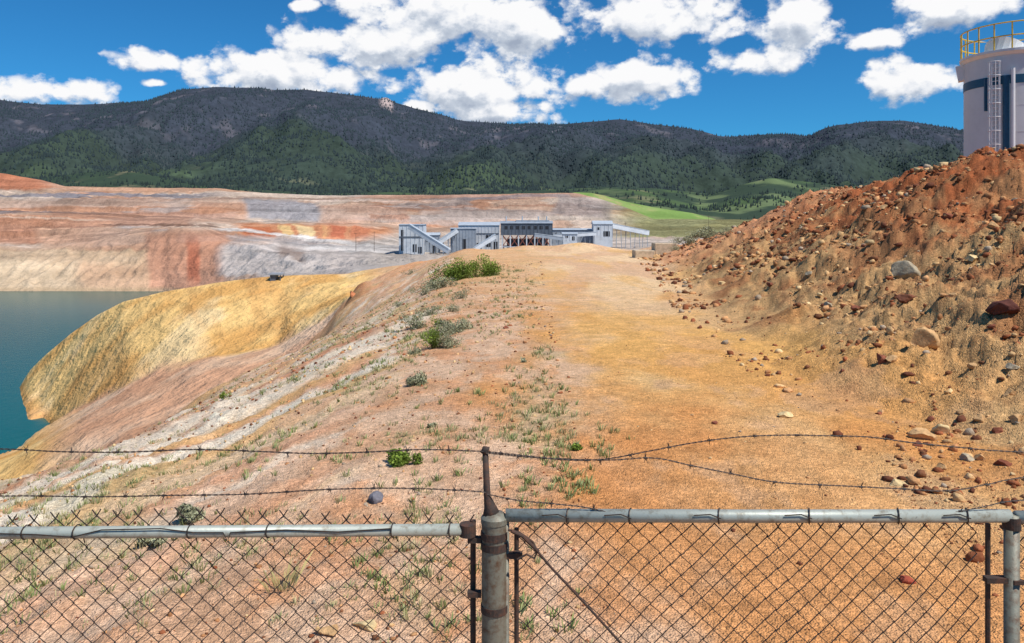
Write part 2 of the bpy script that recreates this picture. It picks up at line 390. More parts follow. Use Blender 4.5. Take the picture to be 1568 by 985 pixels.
def fcol(x,y,z,T,rd):
    u=CX+x/y*F
    a=mix(np.broadcast_to(C(54,68,54),x.shape+(3,)),C(74,92,60),sstep(.0,.6,fbm(x*.004+14,y*.004,5))*sstep(-200,1000,u))
    a=mix(a,C(112,126,86),sstep(.1,.5,fbm(x*.006+3,y*.008,4))*.65*sstep(850,1000,u))
    a=mix(a,C(134,124,98),sstep(.4,.8,fbm(x*.007+43,y*.008,4))*.5)
    return a
fx_,fy_,fz_,fT=ridge_terrain('foothill_terrain',(-900,2400),1750,2500,fc,([-900,600,1100,2400],[310,315,345,350]),M_hill,110,600,40,fcol)
gc=[(820,318),(860,300),(880,294),(905,295),(925,299),(960,309),(1000,317),(1060,326),(1120,342),(1180,349),(1300,352),(1500,355)]
def gcol(x,y,z,T,rd):
    a=mix(np.broadcast_to(C(112,138,72),x.shape+(3,)),C(130,148,86),sstep(-.2,.5,fbm(x*.01,y*.01,4)))
    return mix(a,C(170,150,108),sstep(.1,.5,fbm(x*.02,y*.02,3)-.1)*.5)
ridge_terrain('grassy_hill',(820,1500),1330,1600,gc,([800,1500],[352,362]),M_hill,60,300,10,gcol)

def forest(name,x,y,z,T,n,tmin,tmax,dens,hr=(9,17)):
    r,c=x.shape
    i=rng.uniform(0,r-1.01,n*2);j=rng.uniform(0,c-1.01,n*2)
    ii=i.astype(int);jj=j.astype(int);fi=i-ii;fj=j-jj
    def s(A):return (A[ii,jj]*(1-fi)*(1-fj)+A[ii+1,jj]*fi*(1-fj)+A[ii,jj+1]*(1-fi)*fj+A[ii+1,jj+1]*fi*fj)
    px,py,pz,pt=s(x),s(y),s(z),s(T)
    keep=(pt>tmin)&(pt<tmax)&(rng.random(len(px))<dens(px,py,pt))
    px,py,pz,pt=[a[keep][:n] for a in (px,py,pz,pt)]
    k=len(px);h=rng.uniform(*hr,k);rad=h*rng.uniform(.22,.4,k)
    ang=np.linspace(0,2*np.pi,6)[:5]
    V=np.zeros((k,6,3))
    ph=rng.uniform(0,6,k)
    V[:,:5,0]=px[:,None]+np.cos(ang+ph[:,None])*rad[:,None]
    V[:,:5,1]=py[:,None]+np.sin(ang+ph[:,None])*rad[:,None]
    V[:,:5,2]=pz[:,None]-1
    V[:,5]=np.stack([px,py,pz+h],-1)
    base=(np.arange(k)*6)[:,None,None]
    tri=np.array([[a,(a+1)%5,5] for a in range(5)])[None]
    Fa=(base+tri).reshape(-1,3)
    g=C(34,46,38)[None]*rng.uniform(.6,1.6,(k,1))
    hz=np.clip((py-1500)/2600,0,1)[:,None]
    g=g*(1-.3*hz)+C(52,62,82)[None]*.45*hz  # bluish haze painted into the tree colour, growing with distance
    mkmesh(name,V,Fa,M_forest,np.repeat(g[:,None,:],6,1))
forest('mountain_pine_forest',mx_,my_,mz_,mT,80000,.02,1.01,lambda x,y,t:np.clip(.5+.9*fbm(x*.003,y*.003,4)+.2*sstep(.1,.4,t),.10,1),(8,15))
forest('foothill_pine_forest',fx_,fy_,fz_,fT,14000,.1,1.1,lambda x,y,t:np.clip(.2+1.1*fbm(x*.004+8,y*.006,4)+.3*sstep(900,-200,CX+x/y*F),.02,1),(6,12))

# ------------------------------------------------------------------ rocks
def ico():
    t=(1+5**.5)/2
    v=np.array([(-1,t,0),(1,t,0),(-1,-t,0),(1,-t,0),(0,-1,t),(0,1,t),(0,-1,-t),(0,1,-t),(t,0,-1),(t,0,1),(-t,0,-1),(-t,0,1)],float)
    v/=np.linalg.norm(v[0])
    f=np.array([(0,11,5),(0,5,1),(0,1,7),(0,7,10),(0,10,11),(1,5,9),(5,11,4),(11,10,2),(10,7,6),(7,1,8),(3,9,4),(3,4,2),(3,2,6),(3,6,8),(3,8,9),(4,9,5),(2,4,11),(6,2,10),(8,6,7),(9,8,1)])
    return v,f
IV,IF=ico()
def rocks(name,px,py,size,cols,zoff=.2):
    k=len(px);pz=nearz(px,py)
    V=np.broadcast_to(IV,(k,12,3)).copy()
    V*=rng.uniform(.6,1.3,(k,12,1))
    V*=rng.uniform(.6,1.25,(k,1,3))*np.array([1,1,.75])
    a=rng.uniform(0,6.28,k);ca,sa_=np.cos(a)[:,None],np.sin(a)[:,None]
    X=V[:,:,0]*ca-V[:,:,1]*sa_;Yv=V[:,:,0]*sa_+V[:,:,1]*ca
    V[:,:,0]=X;V[:,:,1]=Yv
    V*=size[:,None,None]
    V+=np.stack([px,py,pz+size*zoff],-1)[:,None,:]
    Fa=((np.arange(k)*12)[:,None,None]+IF[None]).reshape(-1,3)
    mkmesh(name,V,Fa,M_rock,np.repeat(cols[:,None,:],12,1))
pal=np.array([C(206,168,120),C(182,130,88),C(150,92,62),C(112,70,52),C(198,150,104),C(172,154,132),C(216,186,138),C(128,86,60)])
def pick(k,p=None):
    return pal[rng.choice(len(pal),k,p=p)]*rng.uniform(.7,1.15,(k,1))
n=52000
py=np.exp(rng.uniform(math.log(6),math.log(80),n));t=rng.uniform(-.12,1.15,n)
px=foot(py)+(crest(py)-foot(py))*t
ok=rng.random(n)<np.clip(.14+1.1*fbm(px*.3,py*.3,3)+.6*t,0.04,1)
px,py=px[ok],py[ok];sz=.016+.11*rng.random(len(px))**8
sz*=np.clip(py/20,.7,1.8)
rocks('bank_rubble',px,py,sz,pick(len(px),[.13,.17,.19,.14,.13,.08,.05,.11]))
n=14000
py=np.exp(rng.uniform(math.log(4.5),math.log(70),n));px=rng.uniform(0,1,n)*(.6+.03*py-(edge(py)))+edge(py)
sz=.008+.035*rng.random(n)**7;sz*=np.clip(py/14,.7,1.8)
rocks('slope_gravel',px,py,sz,pick(n))
n=700
py=np.exp(rng.uniform(math.log(5),math.log(90),n));px=rng.uniform(.0,1,n)**.6*(foot(py)-.3)+.2
sz=.006+.020*rng.random(n)**4
rocks('road_gravel',px,py,sz,pick(n))

def boulder(name,u,v,w,c,h=.75,seed=0,sink=.3):
    x,y,z=ground_at(u,v+w*.25)
    r=w/F*y/2
    r_=np.random.default_rng(seed+50)
    bm_=bmesh.new();bmesh.ops.create_icosphere(bm_,subdivisions=4,radius=1)
    V=np.array([q.co[:] for q in bm_.verts])
    for i in range(11):      # cut by random planes -> faceted, broken stone
        nrm=r_.normal(size=3);nrm/=np.linalg.norm(nrm);d=r_.uniform(.42,.78)
        dd=V@nrm-d;V=V-np.outer(np.clip(dd,0,None),nrm)
    V*=(1+.10*fbm(V[:,0]*2+seed,V[:,1]*2+V[:,2]*1.7,4))[:,None]
    V*=np.array([r,r*.85,r*h])*1.2;V+=np.array([x,y,z+r*h*(1-sink)*.4])
    Fa=np.array([[q.index for q in f.verts] for f in bm_.faces]);bm_.free()
    cc=np.broadcast_to(c,(len(V),3))*(1+.25*fbm(V[:,0]*6/r*.3,V[:,2]*6/r*.3,3))[:,None]
    mkmesh(name,V,Fa,M_rock,cc)
T1=C(190,152,108);T2=C(130,80,62);T3=C(162,150,128);T4=C(212,186,138)
bl=[(1388,415,40,T3,.85),(1415,520,40,T1,.85),(1350,553,22,T2,.9),(1365,549,16,T1,.8),(1203,633,22,T4,.6),(1390,456,28,C(116,74,56),.6),(1535,464,42,C(96,60,52),.55),
(1388,884,24,C(166,84,64),.6),(573,762,28,C(112,110,116),1.0),(503,962,36,T1,.5),(562,950,40,T4,.4),(1375,738,24,T4,.5),(1412,664,34,T1,.85),(1442,655,30,T4,.7),(1440,712,18,T1,.6),
(1190,571,8,T4,.7),(1095,647,10,T2,.6),(775,500,12,T2,.5),(1480,698,24,T3,.5),(1535,705,24,T2,.6),(1350,630,12,T1,.6),(1500,640,22,T1,.7),(1550,560,18,T3,.6),(1355,318,14,T1,.8),(1450,330,14,T2,.7),(1520,345,18,T1,.7),(1490,400,20,T4,.6),(1330,440,14,T1,.6),
(537,440,18,C(160,102,70),1.2),(528,450,14,C(90,62,50),1.1),(545,434,12,C(196,130,90),1.0),(521,458,10,C(176,126,90),.8),(534,448,12,C(110,74,56),1.0),(540,450,12,C(186,120,84),1.0),(1470,630,14,T1,.7),(1425,640,14,T2,.7),(1545,600,20,T1,.7),(1455,600,12,T4,.7),(1520,500,14,T2,.8),(1460,450,12,T1,.7),(1240,420,12,T3,.7),(1310,470,12,T2,.7),(1255,455,8,T4,.7),(1180,440,10,T2,.7),
(1268,468,14,T3,.8),(1105,432,10,T4,.7),(1005,392,10,T1,.8),(1345,632,10,T2,.7),(1060,636,7,T1,.6),(1290,566,9,T2,.7),(1500,700,20,T1,.8),(1525,660,16,T2,.8),(1405,680,14,T2,.8),(1555,640,22,T1,.8),(1490,560,14,T1,.8)]
for i,(u,v,w,c,h) in enumerate(bl): boulder('boulder',u,v,w,c,h,seed=i)

# ------------------------------------------------------------------ generic box/tube
def boxg(x0,x1,y0,y1,z0,z1):
    V=[(x0,y0,z0),(x1,y0,z0),(x1,y1,z0),(x0,y1,z0),(x0,y0,z1),(x1,y0,z1),(x1,y1,z1),(x0,y1,z1)]
    Fa=[(0,3,2,1),(4,5,6,7),(0,1,5,4),(1,2,6,5),(2,3,7,6),(3,0,4,7)]
    return V,Fa
class MB:
    def __init__(s): s.V=[];s.F=[]
    def add(s,V,Fa):
        o=len(s.V);s.V+=[tuple(v) for v in V];s.F+=[tuple(i+o for i in f) for f in Fa]
    def box(s,*a): s.add(*boxg(*a))
    def beam(s,p,q,w,h=None):
        h=h or w;p=Vector(p);q=Vector(q);d=(q-p).normalized()
        a=d.cross(Vector((0,0,1)));a=a.normalized() if a.length>1e-3 else Vector((1,0,0));b_=a.cross(d)
        V=[];
        for c in (p,q):
            for sx,sy in((-1,-1),(1,-1),(1,1),(-1,1)): V.append(c+a*sx*w/2+b_*sy*h/2)
        s.add(V,[(0,1,2,3),(7,6,5,4),(0,4,5,1),(1,5,6,2),(2,6,7,3),(3,7,4,0)])
    def tube(s,pts,r,n=8,cap=True):
        pts=[Vector(p) for p in pts];V=[];Fa=[];m_=len(pts)
        rs=r if isinstance(r,(list,tuple)) else [r]*m_
        ref=None
        for i,p in enumerate(pts):
            d=(pts[min(i+1,m_-1)]-pts[max(i-1,0)]).normalized()
            if ref is None: ref=Vector((0,1,0)) if abs(d.y)<.9 else Vector((1,0,0))
            a=(ref-d*ref.dot(d)).normalized();b_=d.cross(a)
            for k in range(n):
                t_=2*math.pi*k/n;V.append(p+a*math.cos(t_)*rs[i]+b_*math.sin(t_)*rs[i])
        for i in range(m_-1):
            for k in range(n):
                Fa.append((i*n+k,i*n+(k+1)%n,(i+1)*n+(k+1)%n,(i+1)*n+k))
        if cap: Fa.append(tuple(range(n))[::-1]);Fa.append(tuple(range((m_-1)*n,m_*n)))
        s.add(V,Fa)
    def out(s,name,mat,parent=None,smooth=False):
        return mkmesh(name,s.V,s.F,mat,None,smooth,parent)

M_conc=plain('concrete',C(196,176,148),.9,0,.3,3)
for (u,v,w,h) in [(985,394,30,11),(1017,388,34,15)]:
    x,y,z=ground_at(u,v);sx=w/F*y/2;sz_=h/F*y
    mb=MB();mb.box(x-sx,x+sx,y-1,y+1,z-.3,z+sz_);ob=mb.out('concrete_block',M_conc)
    bv=ob.modifiers.new('b','BEVEL');bv.width=.08;bv.segments=2

# ------------------------------------------------------------------ plant buildings
M_white=plain('white_cladding',(.62,.65,.68),.6,0,.2,.25,bump=0)
M_grey=plain('grey_cladding',(.32,.36,.41),.6,0,.25,.3,bump=0)
M_dark=plain('dark_cladding',(.10,.12,.15),.6,0,.3,.3,bump=0)
M_blk=plain('opening_dark',(.02,.02,.025),.5,bump=0)
M_red=plain('red_steel',(.35,.12,.08),.6,bump=0)
M_roof=plain('roof_metal',(.46,.51,.56),.5,0,.2,.3,bump=0)
def R(u0,u1,v0,v1,y): 
    a=P(u0,v1,y);b_=P(u1,v0,y);return a[0],b_[0],a[2],b_[2]
def shed(name,u0,u1,v0,v1,y,dep,wall,roof,gable=.0,ribs=0,windows=[],doors=[],band=None,base=392):
    e=empty(name);x0,x1,_,z1=R(u0,u1,v0,v1,y);zb=-(base-HZ)/F*y-3;_,_,z0,_=R(u0,u1,v0,v1,y)
    mb=MB();mb.box(x0,x1,y,y+dep,min(zb,z0),z1);mb.out('walls',wall,e)
    mb=MB();o=.6;g=gable*(z1-z0)
    ym=y+dep/2
    V=[(x0-o,y-o,z1+.02),(x1+o,y-o,z1+.02),(x1+o,y+dep+o,z1+.02),(x0-o,y+dep+o,z1+.02),(x0-o,ym,z1+g+.6),(x1+o,ym,z1+g+.6)]
    mb.add(V,[(0,1,5,4),(2,3,4,5),(1,2,5),(3,0,4),(3,2,1,0)]);mb.out('roof',roof,e)
    if ribs:
        mb=MB()
        for i in range(ribs+1):
            x=x0+(x1-x0)*i/ribs;mb.box(x-.12,x+.12,y-.25,y-.003,z0,z1-.1)
        mb.out('ribs',wall,e)
    mb=MB();f=0
    for (a,b1,c,d) in windows+doors:
        X0,X1,Z0,Z1=R(a,b1,c,d,y);mb.box(X0,X1,y-.12,y-.005,Z0,Z1);f=1
    if f: mb.out('openings',M_blk,e)
    if band:
        X0,X1,Z0,Z1=R(*band,y);mb=MB();mb.box(X0,X1,y-.3,y-.13,Z0,Z1);mb.out('band',M_dark,e)
    return e
D=600
shed('crusher_building',611,648,344,388,D,22,M_white,M_roof,.0,6,[(614,618,352,384),(632,638,374,386)],[(640,646,378,388)],band=(611,648,362,364))
shed('mill_building',702,764,345,386,D+30,30,M_white,M_roof,.10,12,[(706,712,372,378),(718,724,372,378),(730,736,372,378),(744,752,360,366),(744,752,372,378)],[(756,762,370,386)],band=(702,764,357,358.5))
shed('stacker_house',690,728,350,384,D+5,14,M_grey,M_roof,.0,8,[(694,699,356,360),(708,714,366,384)],[])
e=shed('screening_building',767,846,342,360,D-10,26,M_dark,M_grey,.15,14,[(772+i*9,777+i*9,346,351) for i in range(8)],[],base=360)
for ch in e.children:
    if ch.name.startswith('walls'):
        for vtx in ch.data.vertices:
            zlo=-(360-HZ)/F*(D-10)
            if vtx.co.z<zlo: vtx.co.z=zlo
mb=MB();mr_=MB();y=D-10
for yo in (0.5,12,25):
    us_=[769+i*12.5 for i in range(7)]
    for i,u in enumerate(us_):
        a=P(u,360,y);zb=-(396-HZ)/F*y
        mb.beam((a[0],y+yo,zb),(a[0],y+yo,a[2]),.8)
        if i<6:
            b1=P(us_[i+1],360,y)
            for k in range(2):
                za=a[2]-(a[2]-zb)*k/2;zc=a[2]-(a[2]-zb)*(k+1)/2
                mr_.beam((a[0],y+yo,za),(b1[0],y+yo,zc),.4);mr_.beam((b1[0],y+yo,za),(a[0],y+yo,zc),.4)
                mb.beam((a[0],y+yo,zc),(b1[0],y+yo,zc),.5)
mb.out('trestle_columns',M_white,e);mr_.out('trestle_braces',M_red,e)
mb=MB();X0,X1,Z0,Z1=R(776,840,366,396,y);mb.box(X0,X1,y+14,y+22,Z0,Z1);mb.out('bunker',M_dark,e)
mb=MB();a=P(790,337,y);b1=P(842,337,y);mb.box(a[0],b1[0],y+8,y+18,P(0,342,y)[2]+1,a[2]);mb.out('roof_monitor',M_grey,e)
mb=MB()
for u in (775,800,825,838): 
    a=P(u,331,y);mb.tube([(a[0],y+10,a[2]-6),(a[0],y+10,a[2])],.5,6)
mb.out('vents',M_roof,e)
shed('warehouse',846,910,352,364,D+20,20,M_grey,M_roof,.1,10,[(850+i*8,853+i*8,357,359) for i in range(7)],[],base=372)
shed('transfer_tower',909,938,343,363,D+10,14,M_white,M_roof,.2,5,[(914,918,348,352),(924,934,354,362)],[],base=372)
shed('pump_house',862,884,358,368,D-20,10,M_white,M_roof,.1,4,[(866,870,361,364)],[(876,880,362,368)],base=376)
shed('fine_ore_building',648,672,360,388,D+14,12,M_grey,M_roof,.1,5,[(652,656,366,370)],[(662,668,376,388)])
def conveyor(name,u0,v0,u1,v1,y0,y1,w,mat):
    e=empty(name);p=P(u0,v0,y0);q=P(u1,v1,y1);mb=MB();mb.beam(p,q,3,w);mb.out('gallery',mat,e)
    mb=MB()
    for k in (.2,.45,.7,.92):
        x=p[0]+(q[0]-p[0])*k;yy_=p[1]+(q[1]-p[1])*k;z=p[2]+(q[2]-p[2])*k
        mb.beam((x-1.5,yy_,z),(x-2.5,yy_,-30),.4);mb.beam((x+1.5,yy_,z),(x+2.5,yy_,-30),.4)
    mb.out('legs',M_grey,e)
    mb=MB()
    up=Vector((0,0,w/2+.25));mb.beam(Vector(p)+up,Vector(q)+up,3.4,.4);mb.out('cover',M_roof,e)
conveyor('conveyor_gallery',627,347,688,385,D-8,D-20,3.6,M_white)
conveyor('conveyor_gallery',668,374,700,353,D-4,D+2,3,M_white)
conveyor('conveyor_gallery',726,382,758,362,D-20,D-15,3,M_white)
conveyor('conveyor_gallery',936,346,992,357,D+12,D+40,3.4,M_white)
conveyor('conveyor_gallery',846,362,912,358,D-5,D+5,2.4,M_white)
conveyor('conveyor_gallery',818,360,862,366,D-30,D-26,2.2,M_grey)
def hut(u,v,w,h):
    y=252.;e=empty('pump_shed');x0,x1,z0,z1=R(u-w/2,u+w/2,v-h,v,y)
    mb=MB();mb.box(x0-.3,x1+.3,y-2,y+2,z1-.5,z1);mb.out('roof',M_grey,e)
    mb=MB();mb.box(x0,x0+(x1-x0)*.5,y-1.5,y+1.5,z0-1,z1-.5)
    for x in (x0+.2,x1-.2):
        for yo in(-1.6,1.6): mb.beam((x,y+yo,z0-1.5),(x,y+yo,z1-.5),.25)
    mb.out('frame',M_dark,e)
hut(424,431,17,13)
mb_wood=plain('wood_pole',C(90,74,60),.9,bump=0)
for u,v0,v1,y in [(545,356,380,650),(573,354,382,650),(958,340,362,650),(1085,330,350,900)]:
    mb=MB();a=P(u,v0,y);b1=P(u,v1,y);mb.tube([(a[0],y,b1[2]-3),(a[0],y,a[2])],[.2,.14],6);mb.beam((a[0]-1.4,y,a[2]-1),(a[0]+1.4,y,a[2]-1),.18);mb.out('utility_pole',mb_wood)

# ------------------------------------------------------------------ silo
M_silo=plain('silo_paint',(.66,.65,.65),.55,0,.08,.6,bump=0)
M_blue=plain('blue_paint',(.012,.085,.16),.5,bump=0)
M_yel=plain('yellow_rail',(.75,.48,.03),.5,bump=0)
M_siloW=plain('silo_white',(.76,.75,.74),.5,0,.08,1,bump=0)
e=empty('silo');sy=60.;sx=(1556-CX)/F*sy;sr=3.45
def zat(v,y=sy-1.5): return -(v-HZ)/F*y
def cyl(mb,x,y,r,z0,z1,n=64): mb.tube([(x,y,z0),(x,y,z1)],r,n)
mb=MB();cyl(mb,sx,sy,sr,0,zat(88));mb.out('shell',M_silo,e,True).modifiers.new('e','EDGE_SPLIT')
mb=MB();mb.tube([(sx,sy,zat(132)),(sx,sy,zat(119))],sr+.03,64);mb.out('blue_band',M_blue,e,True).modifiers.new('e','EDGE_SPLIT')
mb=MB()
for vv in (240,205,165): mb.tube([(sx,sy,zat(vv)),(sx,sy,zat(vv)+.05)],sr+.012,64)
mb.out('seams',M_silo,e)
mb=MB();mb.tube([(sx,sy,zat(88)),(sx,sy,zat(84)),(sx,sy,zat(84)+.01),(sx,sy,zat(80))],[sr+.05,sr+.2,sr+.28,sr+.28],64);mb.out('top_deck',M_siloW,e)
mb=MB()
nr=20
for i in range(nr):
    a=2*math.pi*i/nr;x=sx+math.cos(a)*(sr+.2);y=sy+math.sin(a)*(sr+.2)
    mb.tube([(x,y,zat(80)),(x,y,zat(80)+1.9)],.05,6)
for h in (.95,1.9):
    mb.tube([(sx+math.cos(2*math.pi*i/48)*(sr+.2),sy+math.sin(2*math.pi*i/48)*(sr+.2),zat(80)+h) for i in range(49)],.05,6,False)
mb.out('guard_rail',M_yel,e)
cdir=math.atan2(-sy,-sx)
def ang_for(u):
    best=None
    for a in np.linspace(cdir-1.5,cdir+1.5,400):
        x=sx+sr*math.cos(a);y=sy+sr*math.sin(a);du=abs(CX+x/y*F-u)
        if best is None or du<best[0]: best=(du,a)
    return best[1]
def loc(a,t_,r,z):
    return (sx+(sr+r)*math.cos(a)-t_*math.sin(a),sy+(sr+r)*math.sin(a)+t_*math.cos(a),z)
aL=ang_for(1526)
mb=MB();zt=zat(98)
for dx in (-.27,.27): mb.tube([loc(aL,dx,.25,0),loc(aL,dx,.25,zt)],.045,6)
z=.3
while z<zt: mb.tube([loc(aL,-.27,.25,z),loc(aL,.27,.25,z)],.028,5);z+=.32
z=3.6
while z<zt:
    mb.tube([loc(aL,.4*math.cos(t_),.35+.42*math.sin(t_),z) for t_ in np.linspace(-.3,math.pi+.3,12)],.03,5,False);z+=1.0
for t_ in (.2,1.0,1.57,2.1,2.9): mb.tube([loc(aL,.4*math.cos(t_),.35+.42*math.sin(t_),3.6),loc(aL,.4*math.cos(t_),.35+.42*math.sin(t_),zt)],.022,5)
mb.out('caged_ladder',M_siloW,e)
aP=ang_for(1552)
mb=MB();mb.tube([loc(aP,0,.2,0),loc(aP,0,.2,zat(110))],.13,10);mb.out('downpipe',M_siloW,e)
mb=MB()
for uu,w_ in ((1510,.12),(1541,.22)):
    a=ang_for(uu);mb.beam(loc(a,0,.06,0 if uu>1520 else zat(170)),loc(a,0,.06,zat(120)),w_*1.6,w_*1.2)
mb.out('stripe',M_blue,e)
mb=MB();mb.tube([(sx-1.2,sy-.8,zat(80)),(sx-1.2,sy-.8,zat(75)),(sx-.6,sy-.5,zat(62))],[1.5,1.5,.3],24);mb.tube([(sx+1.5,sy,zat(80)),(sx+1.5,sy,zat(58))],[1.1,1.1],20);mb.out('roof_cone',M_siloW,e)
aD=ang_for(1474);mb=MB();mb.beam(loc(aD,0,-.1,zat(112)),loc(aD,0,.1,zat(88)),.8,.9);mb.out('dust_collector',M_siloW,e)

# ------------------------------------------------------------------ fence
M_galv=plain('galvanised_pipe',C(166,170,160),.5,.2,.3,25,.15,col2=C(118,108,90),thr=(.5,.72))
M_galvd=plain('weathered_pipe',C(124,122,108),.55,.2,.3,30,.2,col2=C(94,68,48),thr=(.45,.7))
M_wire=plain('rusty_wire',(.042,.034,.030),.6,.3,.3,40,0,col2=(.08,.045,.03))
M_rust=plain('rusty_steel',(.05,.035,.028),.8,.1,.3,40,.3,col2=(.11,.05,.03))
FY=2.66
def fx(u,y=FY): return (u-CX)/F*y
def fz(v,y=FY): return -(v-HZ)/F*y
def zig(mb,x0,x1,ztop,zbot,w=.0355,wr=.0022):
    n_=int((x1-x0)/w);nz=int((ztop-zbot)/w)
    for i in range(n_):
        xc=x0+(i+.5)*w;pts=[];sg=1 if i%2==0 else -1
        for k in range(nz+1):
            s=sg*(1 if k%2==0 else -1)
            x=xc+s*(w/2+.0014);z=ztop-k*w
            dx=.010*math.sin(z*2.3+xc*1.3)+.004*math.sin(z*9+xc*5);zz=z+.010*math.sin(xc*4.1)+.004*math.sin(xc*17+z*5)
            yb=FY+.03+.015*math.sin(xc*2+z*3)
            pts.append((x+dx,yb+(s)*.0024,zz))
        mb.tube(pts,wr,5,False)
        p=pts[0];s=sg
        if s>0: mb.tube([(p[0]-.004,p[1],p[2]-.004),(p[0]+.012,p[1]-.003,p[2]+.02)],wr,5)
        else: mb.tube([(p[0]+.004,p[1],p[2]-.004),(p[0]-.012,p[1]-.003,p[2]+.02)],wr,5)
def band_ring(mb,x,z,r,h=.012): mb.tube([(x,FY,z-h),(x,FY,z+h)],r,20)
e=empty('chain_link_fence')
mb=MB();mb.tube([(-6,FY,fz(819)),(fx(0),FY,fz(816)),(fx(716),FY,fz(811))],.0195,16);mb.out('top_rail',M_galv,e,True)
mb=MB();zig(mb,-5.0,fx(722),fz(798),-2.85);mb.out('chain_link_mesh',M_wire,e)
mb=MB();mb.tube([(fx(724),FY+.02,fz(800)),(fx(724),FY+.02,-2.85)],.0095,8)
band_ring(mb,fx(716),fz(811),.027,.02);mb.out('tension_bar',M_rust,e)
mb=MB()
for u in (-150,118,292,412,602,690,40):
    z=fz(815-u*.006)
    x=fx(u)
    mb.tube([(x+.004*math.cos(t_),FY+.023*math.cos(t_),z+.023*math.sin(t_)) for t_ in np.linspace(0,6.28,13)],.0024,5,False)
    mb.tube([(x,FY+.026,z),(x+.01,FY+.03,z-.05)],.002,5)
mb.tube([(fx(a),FY-.02,fz(b1)) for a,b1 in [(-60,812),(60,815),(115,819),(160,808),(250,806),(300,812),(345,812),(352,826),(356,812),(440,808),(520,811),(600,806)]],.0022,5,False)
mb.out('tie_wires',M_wire,e)
mb=MB();px0=fx(757);mb.tube([(px0,FY,fz(796)),(px0,FY,-2.9)],.0425,28);mb.tube([(px0,FY,fz(800)),(px0,FY,fz(792)),(px0,FY,fz(786)),(px0,FY,fz(783))],[.045,.045,.034,.018],24);mb.out('terminal_post',M_galvd,e,True).modifiers.new('e','EDGE_SPLIT')
mb=MB();mb.tube([(fx(753),FY,fz(792)),(fx(750),FY,fz(775)),(fx(746),FY,fz(760)),(fx(743),FY,fz(690))],[.034,.020,.012,.010],10)
mb.tube([(fx(741),FY,fz(694)),(fx(743),FY,fz(688)),(fx(748),FY,fz(690))],.013,8)
mb.out('barb_arm',M_rust,e,True)
mb=MB()
for v in (818,834,930): band_ring(mb,px0,fz(v),.0455,.012)
for v in (822,905): 
    mb.box(fx(716),fx(737),FY-.012,FY+.012,fz(v+8),fz(v))
mb.out('brace_bands',M_rust,e)
mb=MB()
mb.tube([(-6,FY,-2.86),(fx(735),FY,-2.86)],.004,6);mb.out('bottom_wire',M_wire,e)
for xx in (-3.2,-5.6):
    mb=MB();mb.tube([(xx,FY,fz(800)),(xx,FY,-3.1)],.03,16);mb.out('line_post',M_galvd,e,True)
g=empty('chain_link_gate')
mb=MB();mb.tube([(fx(774),FY,fz(789)),(fx(1150),FY,fz(790.5)),(fx(1546),FY,fz(790))],.0215,16);mb.out('top_rail',M_galv,g,True)
mb=MB();zig(mb,fx(790),fx(1520),fz(806),-2.8);mb.out('chain_link_mesh',M_wire,g)
mb=MB();mb.tube([(fx(774),FY,fz(789)),(fx(774),FY,-2.85)],.0125,16);mb.tube([(fx(1549),FY,fz(788)),(fx(1549),FY,-2.9)],.024,16);mb.out('frame_posts',M_galvd,g,True)
mb=MB();mb.tube([(fx(791),FY+.02,fz(812)),(fx(791),FY+.02,-2.8)],.008,8);mb.tube([(fx(1518),FY+.02,fz(805)),(fx(1518),FY+.02,-2.8)],.0085,8)
for v in (885,): mb.box(fx(1508),fx(1546),FY-.014,FY+.014,fz(v+6),fz(v-2));mb.box(fx(1545),fx(1560),FY-.03,FY+.01,fz(v+5),fz(v-1))
band_ring(mb,fx(1549),fz(800),.028,.02);band_ring(mb,fx(791),fz(850),.012,.012)
mb.box(fx(774),fx(800),FY-.012,FY+.012,fz(854),fz(846))
mb.out('tension_bars',M_rust,g)
mb=MB()
for u in (965,1101,1239,1375,1480,870):
    x=fx(u);z=fz(790)
    mb.tube([(x+.008*math.cos(t_),FY+.025*math.cos(t_),z+.025*math.sin(t_)) for t_ in np.linspace(0,6.28,13)],.0024,5,False)
    mb.tube([(x,FY-.026,z),(x-.035,FY-.025,z+.014),(x-.09,FY-.024,z+.010)],.002,5,False)
mb.out('tie_wires',M_wire,g)
mb=MB();mb.tube([(fx(a),FY-.03,fz(b1)) for a,b1 in [(778,806),(795,810),(815,824),(822,838),(845,865),(880,902),(915,940),(960,990),(1040,1080)]],.0042,8,False)
mb.tube([(fx(a),FY-.035,fz(b1)) for a,b1 in [(792,850),(806,842),(818,848),(822,838)]],.004,8,False)
mb.tube([(fx(783),FY-.04,fz(806)),(fx(800),FY-.04,fz(814)),(fx(824),FY-.035,fz(838))],.006,8);mb.out('truss_rod',M_rust,g)
e3=empty('chain_link_fence')
mb=MB();mb.tube([(fx(1556),FY,fz(792)),(5.5,FY,fz(792))],.0215,16);mb.out('top_rail',M_galv,e3,True)
mb=MB();zig(mb,fx(1556),4.9,fz(806),-2.85);mb.out('chain_link_mesh',M_wire,e3)
mb=MB();mb.tube([(4.9,FY,fz(785)),(4.9,FY,-3)],.03,16);mb.out('line_post',M_galvd,e3,True)
def catmull(pts,n=14):
    out=[];p=[pts[0]]+pts+[pts[-1]]
    for i in range(1,len(p)-2):
        for k in range(n):
            t=k/n;a,b1,c,d=[np.array(q,float) for q in p[i-1:i+3]]
            out.append(.5*((2*b1)+(-a+c)*t+(2*a-5*b1+4*c-d)*t*t+(-a+3*b1-3*c+d)*t**3))
    out.append(np.array(pts[-1],float));return out
